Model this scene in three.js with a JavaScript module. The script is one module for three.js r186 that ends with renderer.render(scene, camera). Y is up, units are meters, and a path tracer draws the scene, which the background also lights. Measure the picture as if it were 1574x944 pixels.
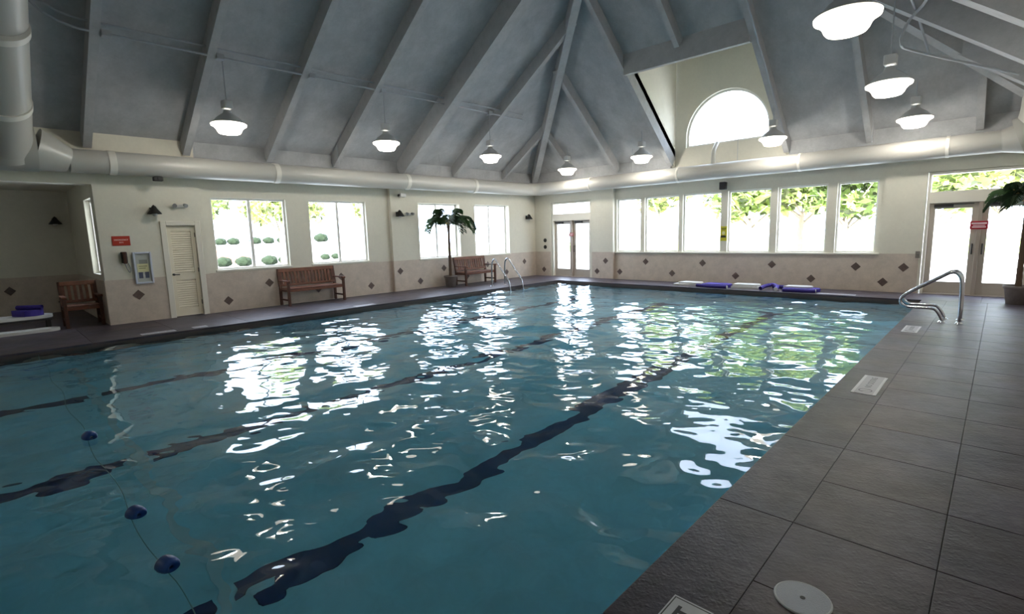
import * as THREE from 'three';
import { RoundedBoxGeometry } from 'three/addons/geometries/RoundedBoxGeometry.js';
import { mergeGeometries, mergeVertices } from 'three/addons/utils/BufferGeometryUtils.js';

// ---------------------------------------------------------------- camera, sky, sun, exposure
const scene = new THREE.Scene();
const camera = new THREE.PerspectiveCamera(62.26, 1574 / 944, 0.05, 400);
camera.position.set(13.4035, 1.68, 15.3799);
camera.rotation.set(-0.14366, 0.76557, -0.027755, 'YXZ');
const renderer = new THREE.WebGLRenderer({ antialias: true });
renderer.toneMapping = THREE.LinearToneMapping;
renderer.toneMappingExposure = 0.93;
renderer.shadowMap.enabled = true;

const SUN_DIR = new THREE.Vector3(0.55, 0.85, 0.62).normalize();
// bright hazy summer sky, evenly pale blue-white
scene.background = new THREE.Color(0.69, 0.81, 1.0);
scene.backgroundIntensity = 9.5;
const sun = new THREE.DirectionalLight(0xfffaf2, 26);
sun.position.copy(SUN_DIR).multiplyScalar(60).add(new THREE.Vector3(7, 0, 5));
sun.target.position.set(7, 0, 5);
sun.castShadow = true;
sun.shadow.mapSize.set(2048, 2048);
Object.assign(sun.shadow.camera, { left: -50, right: 50, top: 50, bottom: -50, near: 1, far: 160 });
scene.add(sun, sun.target);
const LAMP_POWER = 4.3;

// ---------------------------------------------------------------- helpers
function rng(seed) { let s = seed >>> 0; return () => { s = (s + 0x6d2b79f5) >>> 0; let t = Math.imul(s ^ (s >>> 15), 1 | s); t = (t + Math.imul(t ^ (t >>> 7), 61 | t)) ^ t; return ((t ^ (t >>> 14)) >>> 0) / 4294967296; }; }
const R = rng(7);
const names = new Map();
function numbered(n) { const k = names.get(n) ?? 0; names.set(n, k + 1); return k ? `${n}_${String(k).padStart(3, '0')}` : n; }
function mesh(name, g, m, parent) { const o = new THREE.Mesh(g, m); o.name = name; o.castShadow = o.receiveShadow = true; if (parent) parent.add(o); return o; }
function thing(name, label, category, pos = [0, 0, 0], turn = 0, group) { const o = new THREE.Group(); o.name = numbered(name); o.position.set(...pos); o.rotation.y = turn; o.userData = { label, category }; if (group) o.userData.group = group; scene.add(o); return o; }
function copyOf(src, label, pos, turn) { const o = src.clone(); o.name = numbered(src.name.replace(/_\d{3}$/, '')); o.userData = { ...src.userData, label }; o.position.set(...pos); if (turn !== undefined) o.rotation.y = turn; scene.add(o); return o; }
function struct(name, pos = [0, 0, 0]) { const o = new THREE.Group(); o.name = name; o.position.set(...pos); o.userData = { kind: 'structure' }; scene.add(o); return o; }
function boxUV(g, s = 1) {
  if (g.index) g = g.toNonIndexed();
  const p = g.attributes.position, n = g.attributes.normal, uv = new Float32Array(p.count * 2);
  for (let i = 0; i < p.count; i++) {
    const ax = Math.abs(n.getX(i)), ay = Math.abs(n.getY(i)), az = Math.abs(n.getZ(i));
    let u, v; if (ay >= ax && ay >= az) { u = p.getX(i); v = p.getZ(i); } else if (ax >= az) { u = p.getZ(i); v = p.getY(i); } else { u = p.getX(i); v = p.getY(i); }
    uv[2 * i] = u * s; uv[2 * i + 1] = v * s;
  }
  g.setAttribute('uv', new THREE.BufferAttribute(uv, 2)); return g;
}
// box from corner to corner, optional rounded edges
function box(x0, y0, z0, x1, y1, z1, r = 0) {
  const w = Math.abs(x1 - x0), h = Math.abs(y1 - y0), d = Math.abs(z1 - z0);
  const g = r > 0 ? new RoundedBoxGeometry(w, h, d, 2, Math.min(r, w / 2.01, h / 2.01, d / 2.01)) : new THREE.BoxGeometry(w, h, d);
  g.translate((x0 + x1) / 2, (y0 + y1) / 2, (z0 + z1) / 2); return boxUV(g);
}
function merge(list) { return mergeGeometries(list.map((g) => { g = g.index ? g.toNonIndexed() : g; for (const k of Object.keys(g.attributes)) if (!['position', 'normal', 'uv'].includes(k)) g.deleteAttribute(k); return g; })); }
const V = (x, y, z) => new THREE.Vector3(x, y, z);
function cyl(a, b, r0, r1 = r0, seg = 16, open = false) {
  const d = b.clone().sub(a), g = new THREE.CylinderGeometry(r1, r0, d.length(), seg, 1, open);
  g.applyQuaternion(new THREE.Quaternion().setFromUnitVectors(V(0, 1, 0), d.clone().normalize())); g.translate((a.x + b.x) / 2, (a.y + b.y) / 2, (a.z + b.z) / 2); return g;
}
function tube(pts, r, seg = 60, rad = 10, tension = 0.5) { return new THREE.TubeGeometry(new THREE.CatmullRomCurve3(pts, false, 'catmullrom', tension), seg, r, rad, false); }
function beam(a, b, w, h) { // box from a to b, top face through the line a-b, width w, depth h straight down the beam's own normal
  const d = b.clone().sub(a), len = d.length(), g = new THREE.BoxGeometry(w, h, len); g.translate(0, -h / 2, 0);
  const z = d.clone().normalize(), x = new THREE.Vector3().crossVectors(V(0, 1, 0), z).normalize(), y = new THREE.Vector3().crossVectors(z, x);
  const gg = boxUV(g); gg.applyMatrix4(new THREE.Matrix4().makeBasis(x, y, z)); gg.translate((a.x + b.x) / 2, (a.y + b.y) / 2, (a.z + b.z) / 2); return gg;
}
function slabPoly(pts, t) { // convex polygon (Vector3 list) thickened straight up by t
  const P = [], idx = [], n = pts.length; for (const p of pts) P.push(p.x, p.y, p.z); for (const p of pts) P.push(p.x, p.y + t, p.z);
  for (let i = 1; i < n - 1; i++) { idx.push(0, i, i + 1, n, n + i + 1, n + i); }
  for (let i = 0; i < n; i++) { const j = (i + 1) % n; idx.push(i, n + i, j, j, n + i, n + j); }
  const g0 = new THREE.BufferGeometry(); g0.setAttribute('position', new THREE.Float32BufferAttribute(P, 3)); g0.setIndex(idx);
  const g = g0.toNonIndexed(); g.computeVertexNormals(); return boxUV(g);
}
function wallShape(u0, v0, u1, v1, holes, depth) { // plate in (u,v) with holes, extruded by depth
  const s = new THREE.Shape([new THREE.Vector2(u0, v0), new THREE.Vector2(u1, v0), new THREE.Vector2(u1, v1), new THREE.Vector2(u0, v1)]);
  for (const h of holes) s.holes.push(h instanceof THREE.Path ? h : new THREE.Path([new THREE.Vector2(h[0], h[1]), new THREE.Vector2(h[0], h[3]), new THREE.Vector2(h[2], h[3]), new THREE.Vector2(h[2], h[1])]));
  return boxUV(new THREE.ExtrudeGeometry(s, { depth, bevelEnabled: false, curveSegments: 40 }));
}
// far wall plates: u = x, extruded from z0 to z1;  left wall plates: u = z, extruded from x0 to x1
function plateZ(u0, v0, u1, v1, holes, z0, z1) { const g = wallShape(u0, v0, u1, v1, holes, z1 - z0); g.translate(0, 0, z0); return g; }
function plateX(u0, v0, u1, v1, holes, x0, x1) { // shape u -> z
  const g = wallShape(-u1, v0, -u0, v1, holes.map((h) => [-h[2], h[1], -h[0], h[3]]), x1 - x0); g.rotateY(Math.PI / 2); g.translate(x0, 0, 0); return boxUV(g);
}

// ---------------------------------------------------------------- computed textures
function noiseField(size, seed, cells, octaves, gain = 0.5) {
  const out = new Float32Array(size * size); let amp = 1, tot = 0;
  for (let o = 0; o < octaves; o++) {
    const c = cells << o, r = rng(seed + o * 101), g = new Float32Array(c * c).map(() => r());
    for (let y = 0; y < size; y++) for (let x = 0; x < size; x++) {
      const fx = x / size * c, fy = y / size * c, x0 = Math.floor(fx), y0 = Math.floor(fy); let tx = fx - x0, ty = fy - y0; tx = tx * tx * (3 - 2 * tx); ty = ty * ty * (3 - 2 * ty);
      const a = g[(y0 % c) * c + x0 % c], b = g[(y0 % c) * c + (x0 + 1) % c], d = g[((y0 + 1) % c) * c + x0 % c], e = g[((y0 + 1) % c) * c + (x0 + 1) % c];
      out[y * size + x] += amp * (a + (b - a) * tx + (d - a) * ty + (a - b - d + e) * tx * ty);
    }
    tot += amp; amp *= gain;
  }
  for (let i = 0; i < out.length; i++) out[i] /= tot; return out;
}
function texFrom(size, fn, srgb, metres) {
  const d = new Uint8Array(size * size * 4);
  for (let i = 0; i < size * size; i++) { const c = fn(i % size, Math.floor(i / size), i); d[4 * i] = c[0]; d[4 * i + 1] = c[1]; d[4 * i + 2] = c[2]; d[4 * i + 3] = 255; }
  const t = new THREE.DataTexture(d, size, size); t.magFilter = THREE.LinearFilter; t.minFilter = THREE.LinearMipmapLinearFilter; t.generateMipmaps = true; t.wrapS = t.wrapT = THREE.RepeatWrapping; if (srgb) t.colorSpace = THREE.SRGBColorSpace; t.repeat.set(1 / metres, 1 / metres); t.needsUpdate = true; return t;
}
const cl = (x) => Math.max(0, Math.min(255, x));
const nA = noiseField(512, 11, 4, 6, 0.55), nB = noiseField(512, 23, 8, 6, 0.6), nC = noiseField(512, 37, 3, 4, 0.5), nFine = noiseField(512, 51, 64, 3, 0.6);
function toned(base, amp, field, metres, fine = 0) { return texFrom(512, (x, y, i) => { const k = (field[i] - 0.5) * 2 * amp + (nFine[i] - 0.5) * 2 * fine; return base.map((c) => cl(c * (1 + k))); }, true, metres); }
const bumpTex = (field, metres) => texFrom(512, (x, y, i) => { const v = cl(field[i] * 255); return [v, v, v]; }, false, metres);

const M = {};
const std = (o) => new THREE.MeshStandardMaterial(o), phy = (o) => new THREE.MeshPhysicalMaterial(o);
M.wall = std({ map: toned([224, 220, 205], 0.035, nA, 3, 0.015), roughness: 0.75 });
M.alcoveWall = M.wall;
M.wainscot = std({ map: toned([202, 188, 174], 0.07, nB, 1.3, 0.03), roughness: 0.5 });
M.diamond = std({ map: toned([96, 80, 74], 0.12, nB, 0.4, 0.06), roughness: 0.45 });
M.trim = std({ color: 0xe9e4d6, roughness: 0.5 });
M.doorPaint = std({ color: 0xefe6cf, roughness: 0.5 });
M.whiteFrame = std({ color: 0xeceae4, roughness: 0.4 });
M.doorFrame = std({ color: 0xb9b0a4, roughness: 0.4, metalness: 0.1 });
M.doorStile = std({ color: 0xa89c90, roughness: 0.4 });
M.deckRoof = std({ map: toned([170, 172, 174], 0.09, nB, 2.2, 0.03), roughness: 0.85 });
M.rafter = std({ map: toned([172, 173, 174], 0.06, nB, 1.1, 0.02), roughness: 0.7 });
M.duct = phy({ color: 0xbebcb5, roughness: 0.38, metalness: 0.0, clearcoat: 0.25, clearcoatRoughness: 0.3 });
M.ductBand = std({ color: 0xe6e3da, roughness: 0.4 });
M.conduit = std({ color: 0xa7abb0, roughness: 0.45, metalness: 0.3 });
const slabTex = [0, 1, 2].map((k) => texFrom(512, (x, y, i) => {
  const j = (i + k * 7919) % (512 * 512), a = nB[j] - 0.5, b = nA[(i + k * 4099 * 3) % (512 * 512)] - 0.5, f = nFine[i] - 0.5, st = nC[(i + k * 3001) % (512 * 512)] - 0.5;
  const l = 1 + a * 0.5 + b * 0.35 + f * 0.12;
  return [cl((79 + st * 20) * l), cl((73 + st * 9) * l), cl((83 - st * 8) * l)];
}, true, 1.5));
const slabBump = texFrom(512, (x, y, i) => { const v = cl((0.6 * nB[i] + 0.4 * nA[(i * 3 + 7 * y) % (512 * 512)] * nFine[i] * 2) * 255); return [v, v, v]; }, false, 0.9);
M.slab = slabTex.map((t, i) => phy({ map: t, color: [0xffffff, 0xf3f1f0, 0xfaf6f2][i], roughness: 0.42, bumpMap: slabBump, bumpScale: 0.004, specularIntensity: 0.5 }));
M.coping = M.slab;
M.joint = std({ color: 0x5c5350, roughness: 0.9 });
M.plaster = std({ map: toned([198, 228, 240], 0.1, nA, 2.5, 0.02), roughness: 0.8 });
M.laneTile = std({ color: 0x17245c, roughness: 0.5 });
M.waterTile = std({ map: toned([96, 132, 150], 0.18, nFine, 0.6, 0.1), roughness: 0.3 });
M.whiteTile = std({ color: 0xd8dade, roughness: 0.35 });
M.water = phy({ color: 0xffffff, roughness: 0.0, transmission: 1, ior: 1.333, thickness: 1, attenuationColor: new THREE.Color(0.27, 0.71, 0.83), attenuationDistance: 4.8 });
M.glass = phy({ color: 0xffffff, roughness: 0, transmission: 1, thickness: 0, ior: 1.45 });
M.steel = std({ color: 0xc9ccd2, roughness: 0.16, metalness: 1 });
M.black = std({ color: 0x0e0f10, roughness: 0.55 });
M.darkGrey = std({ color: 0x2b2b2c, roughness: 0.6 });
M.grey = std({ color: 0x8c8e90, roughness: 0.6 });
M.lampHousing = std({ color: 0xc2c4c4, roughness: 0.5 });
M.lampLens = std({ color: 0xffffff, roughness: 0.4, emissive: 0xfff4e2, emissiveIntensity: 5 });
M.red = std({ color: 0xa8301f, roughness: 0.5 });
M.wood = [0x7a4a33, 0x6d4230, 0x84533a].map((c, i) => std({ color: c, map: toned([235, 232, 230], 0.16, nB, 0.5 + i * 0.17, 0.1), roughness: 0.55 }));
M.woodDark = std({ color: 0x54301f, roughness: 0.55, map: toned([235, 232, 230], 0.16, nB, 0.6, 0.1) });
M.purple = std({ color: 0x46399a, roughness: 0.75 });
M.purpleDeep = std({ color: 0x32257e, roughness: 0.75 });
M.foamWhite = std({ color: 0xd9d9d6, roughness: 0.7 });
M.floatBlue = std({ color: 0x274a8c, roughness: 0.35 });
M.floatWhite = std({ color: 0xdadfe2, roughness: 0.35 });
M.rope = std({ color: 0x86a6aa, roughness: 0.7 });
M.pot = std({ color: 0x77706c, roughness: 0.6, map: toned([235, 232, 230], 0.12, nB, 0.4, 0.05) });
M.trunk = std({ color: 0x5d4a3a, roughness: 0.9, map: toned([230, 230, 230], 0.2, nFine, 0.3, 0.1) });
M.frond = [0x2d4a2a, 0x3a5a30, 0x223a22].map((c) => phy({ color: c, roughness: 0.6, side: THREE.DoubleSide }));
M.frondDry = std({ color: 0xb89a52, roughness: 0.8, side: THREE.DoubleSide });
M.soil = std({ color: 0x3a2a20, roughness: 1 });
M.leafOut = [0xa9bd6a, 0xbccb7c, 0x9ab062, 0xc9d38c].map((c) => phy({ color: c, roughness: 0.7, transmission: 0.3, thickness: 0, side: THREE.DoubleSide }));
M.bark = std({ color: 0xa89a88, roughness: 0.95 });
M.outGround = std({ map: toned([204, 204, 202], 0.06, nA, 9, 0.03), roughness: 0.95 });
M.lawn = std({ map: toned([150, 170, 96], 0.15, nA, 5, 0.1), roughness: 1 });
M.brickWall = std({ map: toned([186, 132, 112], 0.1, nB, 2, 0.05), roughness: 0.95 });
M.shrub = std({ map: toned([32, 46, 27], 0.35, nFine, 0.8, 0.2), roughness: 1 });

function canvasTex(w, h, draw) { const c = document.createElement('canvas'); c.width = w; c.height = h; draw(c.getContext('2d'), w, h); const t = new THREE.CanvasTexture(c); t.colorSpace = THREE.SRGBColorSpace; return t; }

// ---------------------------------------------------------------- dimensions
const W = 14.4, ZF = 18, E = 3.5, DROP = 0.42, SL = 0.67, SF = 0.8, SR = 0.75, XR = W * SR / (SL + SR), YR = E + SL * XR, ZA = (YR - E) / SF;
const PX0 = 2.13, PX1 = 12.28, PZ0 = 1.28, PZ1 = 16.4, WATER = -0.095, BOTTOM = -1.45;
const hipL = (x) => ZA * x / XR, hipR = (x) => ZA * (W - x) / (W - XR);

// ---------------------------------------------------------------- floor (pool deck of separate slabs)
{
  const f = struct('floor');
  mesh('deck_base', merge([box(-0.3, -0.5, -0.3, PX0 + 0.02, -0.014, ZF + 0.3), box(PX1 - 0.02, -0.5, -0.3, W + 0.3, -0.03, ZF + 0.3), box(PX0, -0.5, -0.3, PX1, -0.03, PZ0 + 0.02), box(PX0, -0.5, PZ1 - 0.02, PX1, -0.03, ZF + 0.3), box(-4.3, -0.5, 13.4, -0.2, -0.014, ZF + 0.3)]), M.joint, f);
  const J = 0.005;
  const slab = (x0, z0, x1, z1, name = 'slab') => mesh(name, box(x0 + 0.001, -0.035, z0 + J / 2, x1 - 0.001, 0, z1 - J / 2, 0.003), M.slab[Math.floor(R() * 3)], f);
  const zs = []; for (let z = 11.69 - 0.655 * 17; z < ZF; z += 0.655) zs.push(z);
  // right-hand deck: coping strip and three columns of slabs
  for (let i = 0; i < zs.length - 1; i++) {
    const a = Math.max(zs[i], 0), b = Math.min(zs[i + 1], ZF); if (b <= PZ0) { continue; }
    const a2 = Math.max(a, PZ0);
    if (i % 2 === 0 || a < 4 || i === zs.length - 2) { const e = i % 2 === 0 ? Math.min(zs[Math.min(i + 2, zs.length - 1)], ZF) : b; if (i % 2 === 0) slab(PX1 - 0.03, Math.max(zs[i], PZ0), 12.67, e, 'coping_slab'); }
    if (i % 2 === 1 && zs[i] < PZ0 + 0.66 && i === zs.findIndex((z) => z > PZ0 - 0.655)) slab(PX1 - 0.03, a2, 12.67, b, 'coping_slab');
    slab(12.67, a2, 13.305, b); slab(13.305, a2, 13.94, b); slab(13.94, a2, W, b);
  }
  // far deck
  for (let x = 0; x < W - 0.01; x += 1.2) { slab(x, 0, Math.min(x + 1.2, W), 0.75); slab(x, 0.75, Math.min(x + 1.2, W), PZ0 + (x + 1.2 > PX0 + 0.6 && x < PX1 - 0.6 ? 0.03 : 0)); }
  // left deck and near end
  for (let z = PZ0; z < ZF - 0.05; z += 1.29) { const e = Math.min(z + 1.29, ZF); slab(0, z, 1.05, e); slab(1.05, z, PX0 + 0.03, e); }
  for (let x = PX0 + 0.03; x < PX1 - 0.1; x += 1.33) { slab(x, PZ1 - 0.03, Math.min(x + 1.33, PX1 - 0.03), PZ1 + 0.8); slab(x, PZ1 + 0.8, Math.min(x + 1.33, PX1 - 0.03), ZF); }
  for (let z = 13.61; z < ZF - 0.1; z += 1.1) for (const x of [-4, -3, -2, -1]) slab(x, z, x + 1, Math.min(z + 1.1, ZF));
}

// ---------------------------------------------------------------- pool basin
const pool = thing('swimming_pool', 'rectangular indoor pool with pale plaster and navy tile band under the clear water', 'pool');
{
  mesh('basin', merge([box(PX0 - 0.2, BOTTOM - 0.2, PZ0 - 0.2, PX1 + 0.2, BOTTOM, PZ1 + 0.2), box(PX0 - 0.2, BOTTOM, PZ0 - 0.2, PX0, -0.34, PZ1 + 0.2), box(PX1, BOTTOM, PZ0 - 0.2, PX1 + 0.2, -0.34, PZ1 + 0.2), box(PX0, BOTTOM, PZ0 - 0.2, PX1, -0.34, PZ0), box(PX0, BOTTOM, PZ1, PX1, -0.34, PZ1 + 0.2)]), M.plaster, pool);
  mesh('tile_band', merge([box(PX0 - 0.1, -0.34, PZ0 - 0.1, PX0, -0.037, PZ1 + 0.1), box(PX1, -0.34, PZ0 - 0.1, PX1 + 0.1, -0.037, PZ1 + 0.1), box(PX0, -0.34, PZ0 - 0.1, PX1, -0.037, PZ0), box(PX0, -0.34, PZ1, PX1, -0.037, PZ1 + 0.1)]), M.waterTile, pool);
  for (const x of [9.73, 7.03, 4.33]) {
    for (const [a, b] of [[2.9, 14.38], [14.56, 15.6]]) mesh('lane_line', box(x - 0.125, BOTTOM, a, x + 0.125, BOTTOM + 0.004, b), M.laneTile, pool);
    mesh('lane_line', box(x - 0.45, BOTTOM, 2.65, x + 0.45, BOTTOM + 0.004, 2.9), M.laneTile, pool);
  }
  mesh('slope_line', box(PX0, BOTTOM, 14.42, PX1, BOTTOM + 0.004, 14.52), M.whiteTile, pool);
  // depth marks on the tile band
  const mark = canvasTex(256, 96, (c, w, h) => { c.fillStyle = '#6c8c9e'; c.fillRect(0, 0, w, h); c.fillStyle = '#dfe6ea'; c.font = 'bold 84px sans-serif'; c.textAlign = 'center'; c.textBaseline = 'middle'; c.fillText('4 FT', w / 2, h / 2 + 4); });
  const mm = std({ map: mark, roughness: 0.35 });
  const flat = (w, h) => new THREE.BoxGeometry(w, h, 0.006);
  const face = (g) => { const uv = g.attributes.uv, n = g.attributes.normal; for (let i = 0; i < uv.count; i++) if (n.getZ(i) < 0.5) uv.setXY(i, 0.02, 0.02); return g; };
  for (const x of [3.25, 6.9, 10.4]) { const o = mesh('depth_mark', face(flat(0.55, 0.05)), mm, pool); o.position.set(x, -0.065, PZ0 + 0.003); }
  for (const z of [13.2, 9.1, 4.6]) { const o = mesh('depth_mark', face(flat(0.55, 0.05)), mm, pool); o.position.set(PX0 + 0.003, -0.065, z); o.rotation.y = Math.PI / 2; }
}
// water body: rippled surface, sides tucked just inside the basin shell
{
  const x0 = PX0 - 0.01, x1 = PX1 + 0.01, z0 = PZ0 - 0.01, z1 = PZ1 + 0.01, nx = 400, nz = 560, r = rng(99), waves = [];
  for (let i = 0; i < 70; i++) { const lam = 0.15 * Math.pow(9, r()), th = r() * Math.PI * 2, k = 2 * Math.PI / lam; waves.push([k * Math.cos(th), k * Math.sin(th), r() * 6.28, (0.0155 / k) * Math.pow(lam, 0.1)]); }
  const hAt = (x, z) => { let h = 0; const g = 0.75 + 0.4 * Math.sin(x * 0.55 + 1.3) * Math.sin(z * 0.47 + 0.4); for (const [a, b, c, A] of waves) { const s = Math.sin(a * x + b * z + c); h += A * (s + 0.25 * s * s); } return h * g; };
  const P = [], idx = [];
  for (let j = 0; j <= nz; j++) for (let i = 0; i <= nx; i++) { const x = x0 + (x1 - x0) * i / nx, z = z0 + (z1 - z0) * j / nz; P.push(x, WATER + hAt(x, z), z); }
  for (let j = 0; j < nz; j++) for (let i = 0; i < nx; i++) { const a = j * (nx + 1) + i, b = a + 1, c = a + nx + 1, d = c + 1; idx.push(a, c, b, b, c, d); }
  const top = new THREE.BufferGeometry(); top.setAttribute('position', new THREE.Float32BufferAttribute(P, 3)); top.setIndex(idx); top.computeVertexNormals();
  const yb = BOTTOM - 0.02, ring = [];
  for (let i = 0; i <= nx; i++) ring.push(i); for (let j = 1; j <= nz; j++) ring.push(j * (nx + 1) + nx); for (let i = nx - 1; i >= 0; i--) ring.push(nz * (nx + 1) + i); for (let j = nz - 1; j >= 1; j--) ring.push(j * (nx + 1));
  const S = [], si = []; ring.forEach((q) => { S.push(P[3 * q], P[3 * q + 1], P[3 * q + 2], P[3 * q], yb, P[3 * q + 2]); });
  for (let i = 0; i < ring.length; i++) { const a = 2 * i, b = 2 * ((i + 1) % ring.length); si.push(a, b, a + 1, a + 1, b, b + 1); }
  const base = S.length / 3; S.push(x0, yb, z0, x1, yb, z0, x1, yb, z1, x0, yb, z1); si.push(base, base + 1, base + 2, base, base + 2, base + 3);
  let side = new THREE.BufferGeometry(); side.setAttribute('position', new THREE.Float32BufferAttribute(S, 3)); side.setIndex(si); side = side.toNonIndexed(); side.computeVertexNormals();
  const w = mesh('pool_water', mergeGeometries([top.toNonIndexed(), side]), M.water, scene);
  w.userData = { label: 'clear rippling teal water filling the swimming pool', category: 'water' };
}

// ---------------------------------------------------------------- walls with openings
const WT = 0.3, BAY = 0.12, WH = 4.3, WAIN = 0.94;
const winL = [[9.69, 11.44, 1.0, 2.71], [7.37, 9.08, 1.0, 2.71], [3.88, 5.59, 0.95, 2.71], [1.46, 3.19, 0.95, 2.71]];
const winF = [[3.67, 4.6], [4.74, 5.94], [6.07, 7.28], [7.47, 8.66], [8.83, 10.04], [10.25, 11.13]].map(([a, b]) => [a, b, 0.95, 2.74]);
const arch = { x: 7.34, r: 1.2, y0: 4.14, yc: 4.44 };
function diamonds(parent, list, place) { const g = new THREE.BoxGeometry(0.155, 0.155, 0.012); g.rotateZ(Math.PI / 4); const gg = boxUV(g); for (const [u, v] of list) { const o = mesh('diamond_tile', gg, M.diamond, parent); place(o, u, v); } }
{
  const w = struct('wall_left');
  const hole = (q) => [q[0], q[2], q[1], q[3]];
  mesh('wall_panel', plateX(-WT, -0.3, 6.6, WH, [hole(winL[2]), hole(winL[3])], -WT, 0), M.wall, w);
  mesh('wall_panel', plateX(6.6, -0.3, 11.65, WH, [hole(winL[0]), hole(winL[1])], -WT, -BAY), M.wall, w);
  mesh('wall_panel', plateX(11.65, -0.3, 13.61, WH, [[11.84, -0.3, 12.44, 2.06]], -WT, 0), M.wall, w);
  mesh('header', box(-WT, 2.9, 13.61, 0, WH, ZF), M.wall, w);
  mesh('wall_panel', plateZ(-4.0, -0.3, -WT, 3.3, [[-1.35, 1.05, -0.38, 2.66]], 13.41, 13.61), M.wall, w);
  mesh('wall_panel', box(-4.3, -0.3, 13.41, -4.0, 3.3, ZF), M.wall, w);
  mesh('alcove_ceiling', box(-4.3, 3.05, 13.41, -WT, 3.25, ZF), M.wall, w);
  const t = 0.012;
  mesh('wainscot', box(0, 0, 0, t, WAIN, 6.6), M.wainscot, w);
  mesh('wainscot', merge([box(-BAY, 0, 6.6, -BAY + t, WAIN, 11.65), box(-BAY, 0, 6.6, 0.0, WAIN, 6.6 + t)]), M.wainscot, w);
  mesh('wainscot', merge([box(0, 0, 11.65, t, WAIN, 11.75), box(0, 0, 12.53, t, WAIN, 13.61), box(-WT, 0, 13.61, t, WAIN, 13.61 + t)]), M.wainscot, w);
  mesh('wainscot', merge([box(-4, 0, 13.62, -4 + t, WAIN, ZF), box(-4, 0, 13.61, -WT, WAIN, 13.61 + t)]), M.wainscot, w);
  const put = (off) => (o, z, y) => { o.position.set(off + t, y, z); o.rotation.y = Math.PI / 2; };
  diamonds(w, [[6.39, 0.62], [5.65, 0.25], [4.67, 0.6], [3.66, 0.25], [2.66, 0.6], [1.68, 0.25], [0.68, 0.59]], put(0));
  diamonds(w, [[11.28, 0.25], [10.28, 0.6], [9.0, 0.32], [8.3, 0.6], [7.36, 0.25]], put(-BAY));
  diamonds(w, [[13.07, 0.59]], put(0)); diamonds(w, [[14.93, 0.62], [13.98, 0.26]], put(-4));
}
{
  const w = struct('wall_back');
  const hole = (q) => [q[0], q[2], q[1], q[3]];
  mesh('wall_panel', plateZ(0, -0.3, 3.6, WH, [[0.84, -0.3, 2.68, 2.79]], -WT, 0), M.wall, w);
  mesh('wall_panel', plateZ(3.6, -0.3, 11.25, 3.3, winF.map(hole), -WT, -BAY), M.wall, w);
  const p = new THREE.Path(); p.moveTo(arch.x - arch.r, arch.y0); p.lineTo(arch.x - arch.r, arch.yc); p.absarc(arch.x, arch.yc, arch.r, Math.PI, 0, true); p.lineTo(arch.x + arch.r, arch.y0); p.lineTo(arch.x - arch.r, arch.y0);
  mesh('wall_panel', plateZ(3.6, 3.3, 11.25, 7.0, [p], -WT, -BAY), M.wall, w);
  mesh('wall_panel', plateZ(11.25, -0.3, W, WH, [[12.06, -0.3, 13.98, 2.81]], -WT, 0), M.wall, w);
  const t = 0.012;
  mesh('wainscot', merge([box(0, 0, 0, 0.8, WAIN, t), box(2.72, 0, 0, 3.6, WAIN, t), box(3.6 - t, 0, -BAY, 3.6 + t, WAIN, t)]), M.wainscot, w);
  mesh('wainscot', box(3.6, 0, -BAY, 11.25, WAIN - 0.03, -BAY + t), M.wainscot, w);
  mesh('wainscot', merge([box(11.25, 0, 0, 12.02, WAIN, t), box(14.02, 0, 0, W, WAIN, t)]), M.wainscot, w);
  const put = (off) => (o, x, y) => o.position.set(x, y, off + t);
  diamonds(w, [[3.3, 0.63], [2.94, 0.25], [0.45, 0.25], [11.36, 0.24], [11.75, 0.61]], put(0));
  diamonds(w, [[3.81, 0.25], [4.81, 0.62], [5.76, 0.26], [6.76, 0.61], [7.77, 0.25], [8.76, 0.61], [9.76, 0.25], [10.76, 0.6]], put(-BAY));
}
{ const w = struct('wall_right'); mesh('wall_panel', box(W, -0.3, -WT, W + WT, WH, ZF + WT), M.wall, w); mesh('wainscot', box(W - 0.012, 0, 0, W, WAIN, ZF), M.wainscot, w); }
{ const w = struct('wall_front'); const s = new THREE.Shape([[-4.3, -0.3], [W + WT, -0.3], [W + WT, WH], [W, WH], [XR, YR + 0.7], [-0.3, WH], [-4.3, 3.3]].map(([a, b]) => new THREE.Vector2(a, b))); const g = boxUV(new THREE.ExtrudeGeometry(s, { depth: WT, bevelEnabled: false })); g.translate(0, 0, ZF); mesh('wall_panel', g, M.wall, w); mesh('wainscot', box(-4, 0, ZF - 0.012, W, WAIN, ZF), M.wainscot, w); }

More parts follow.
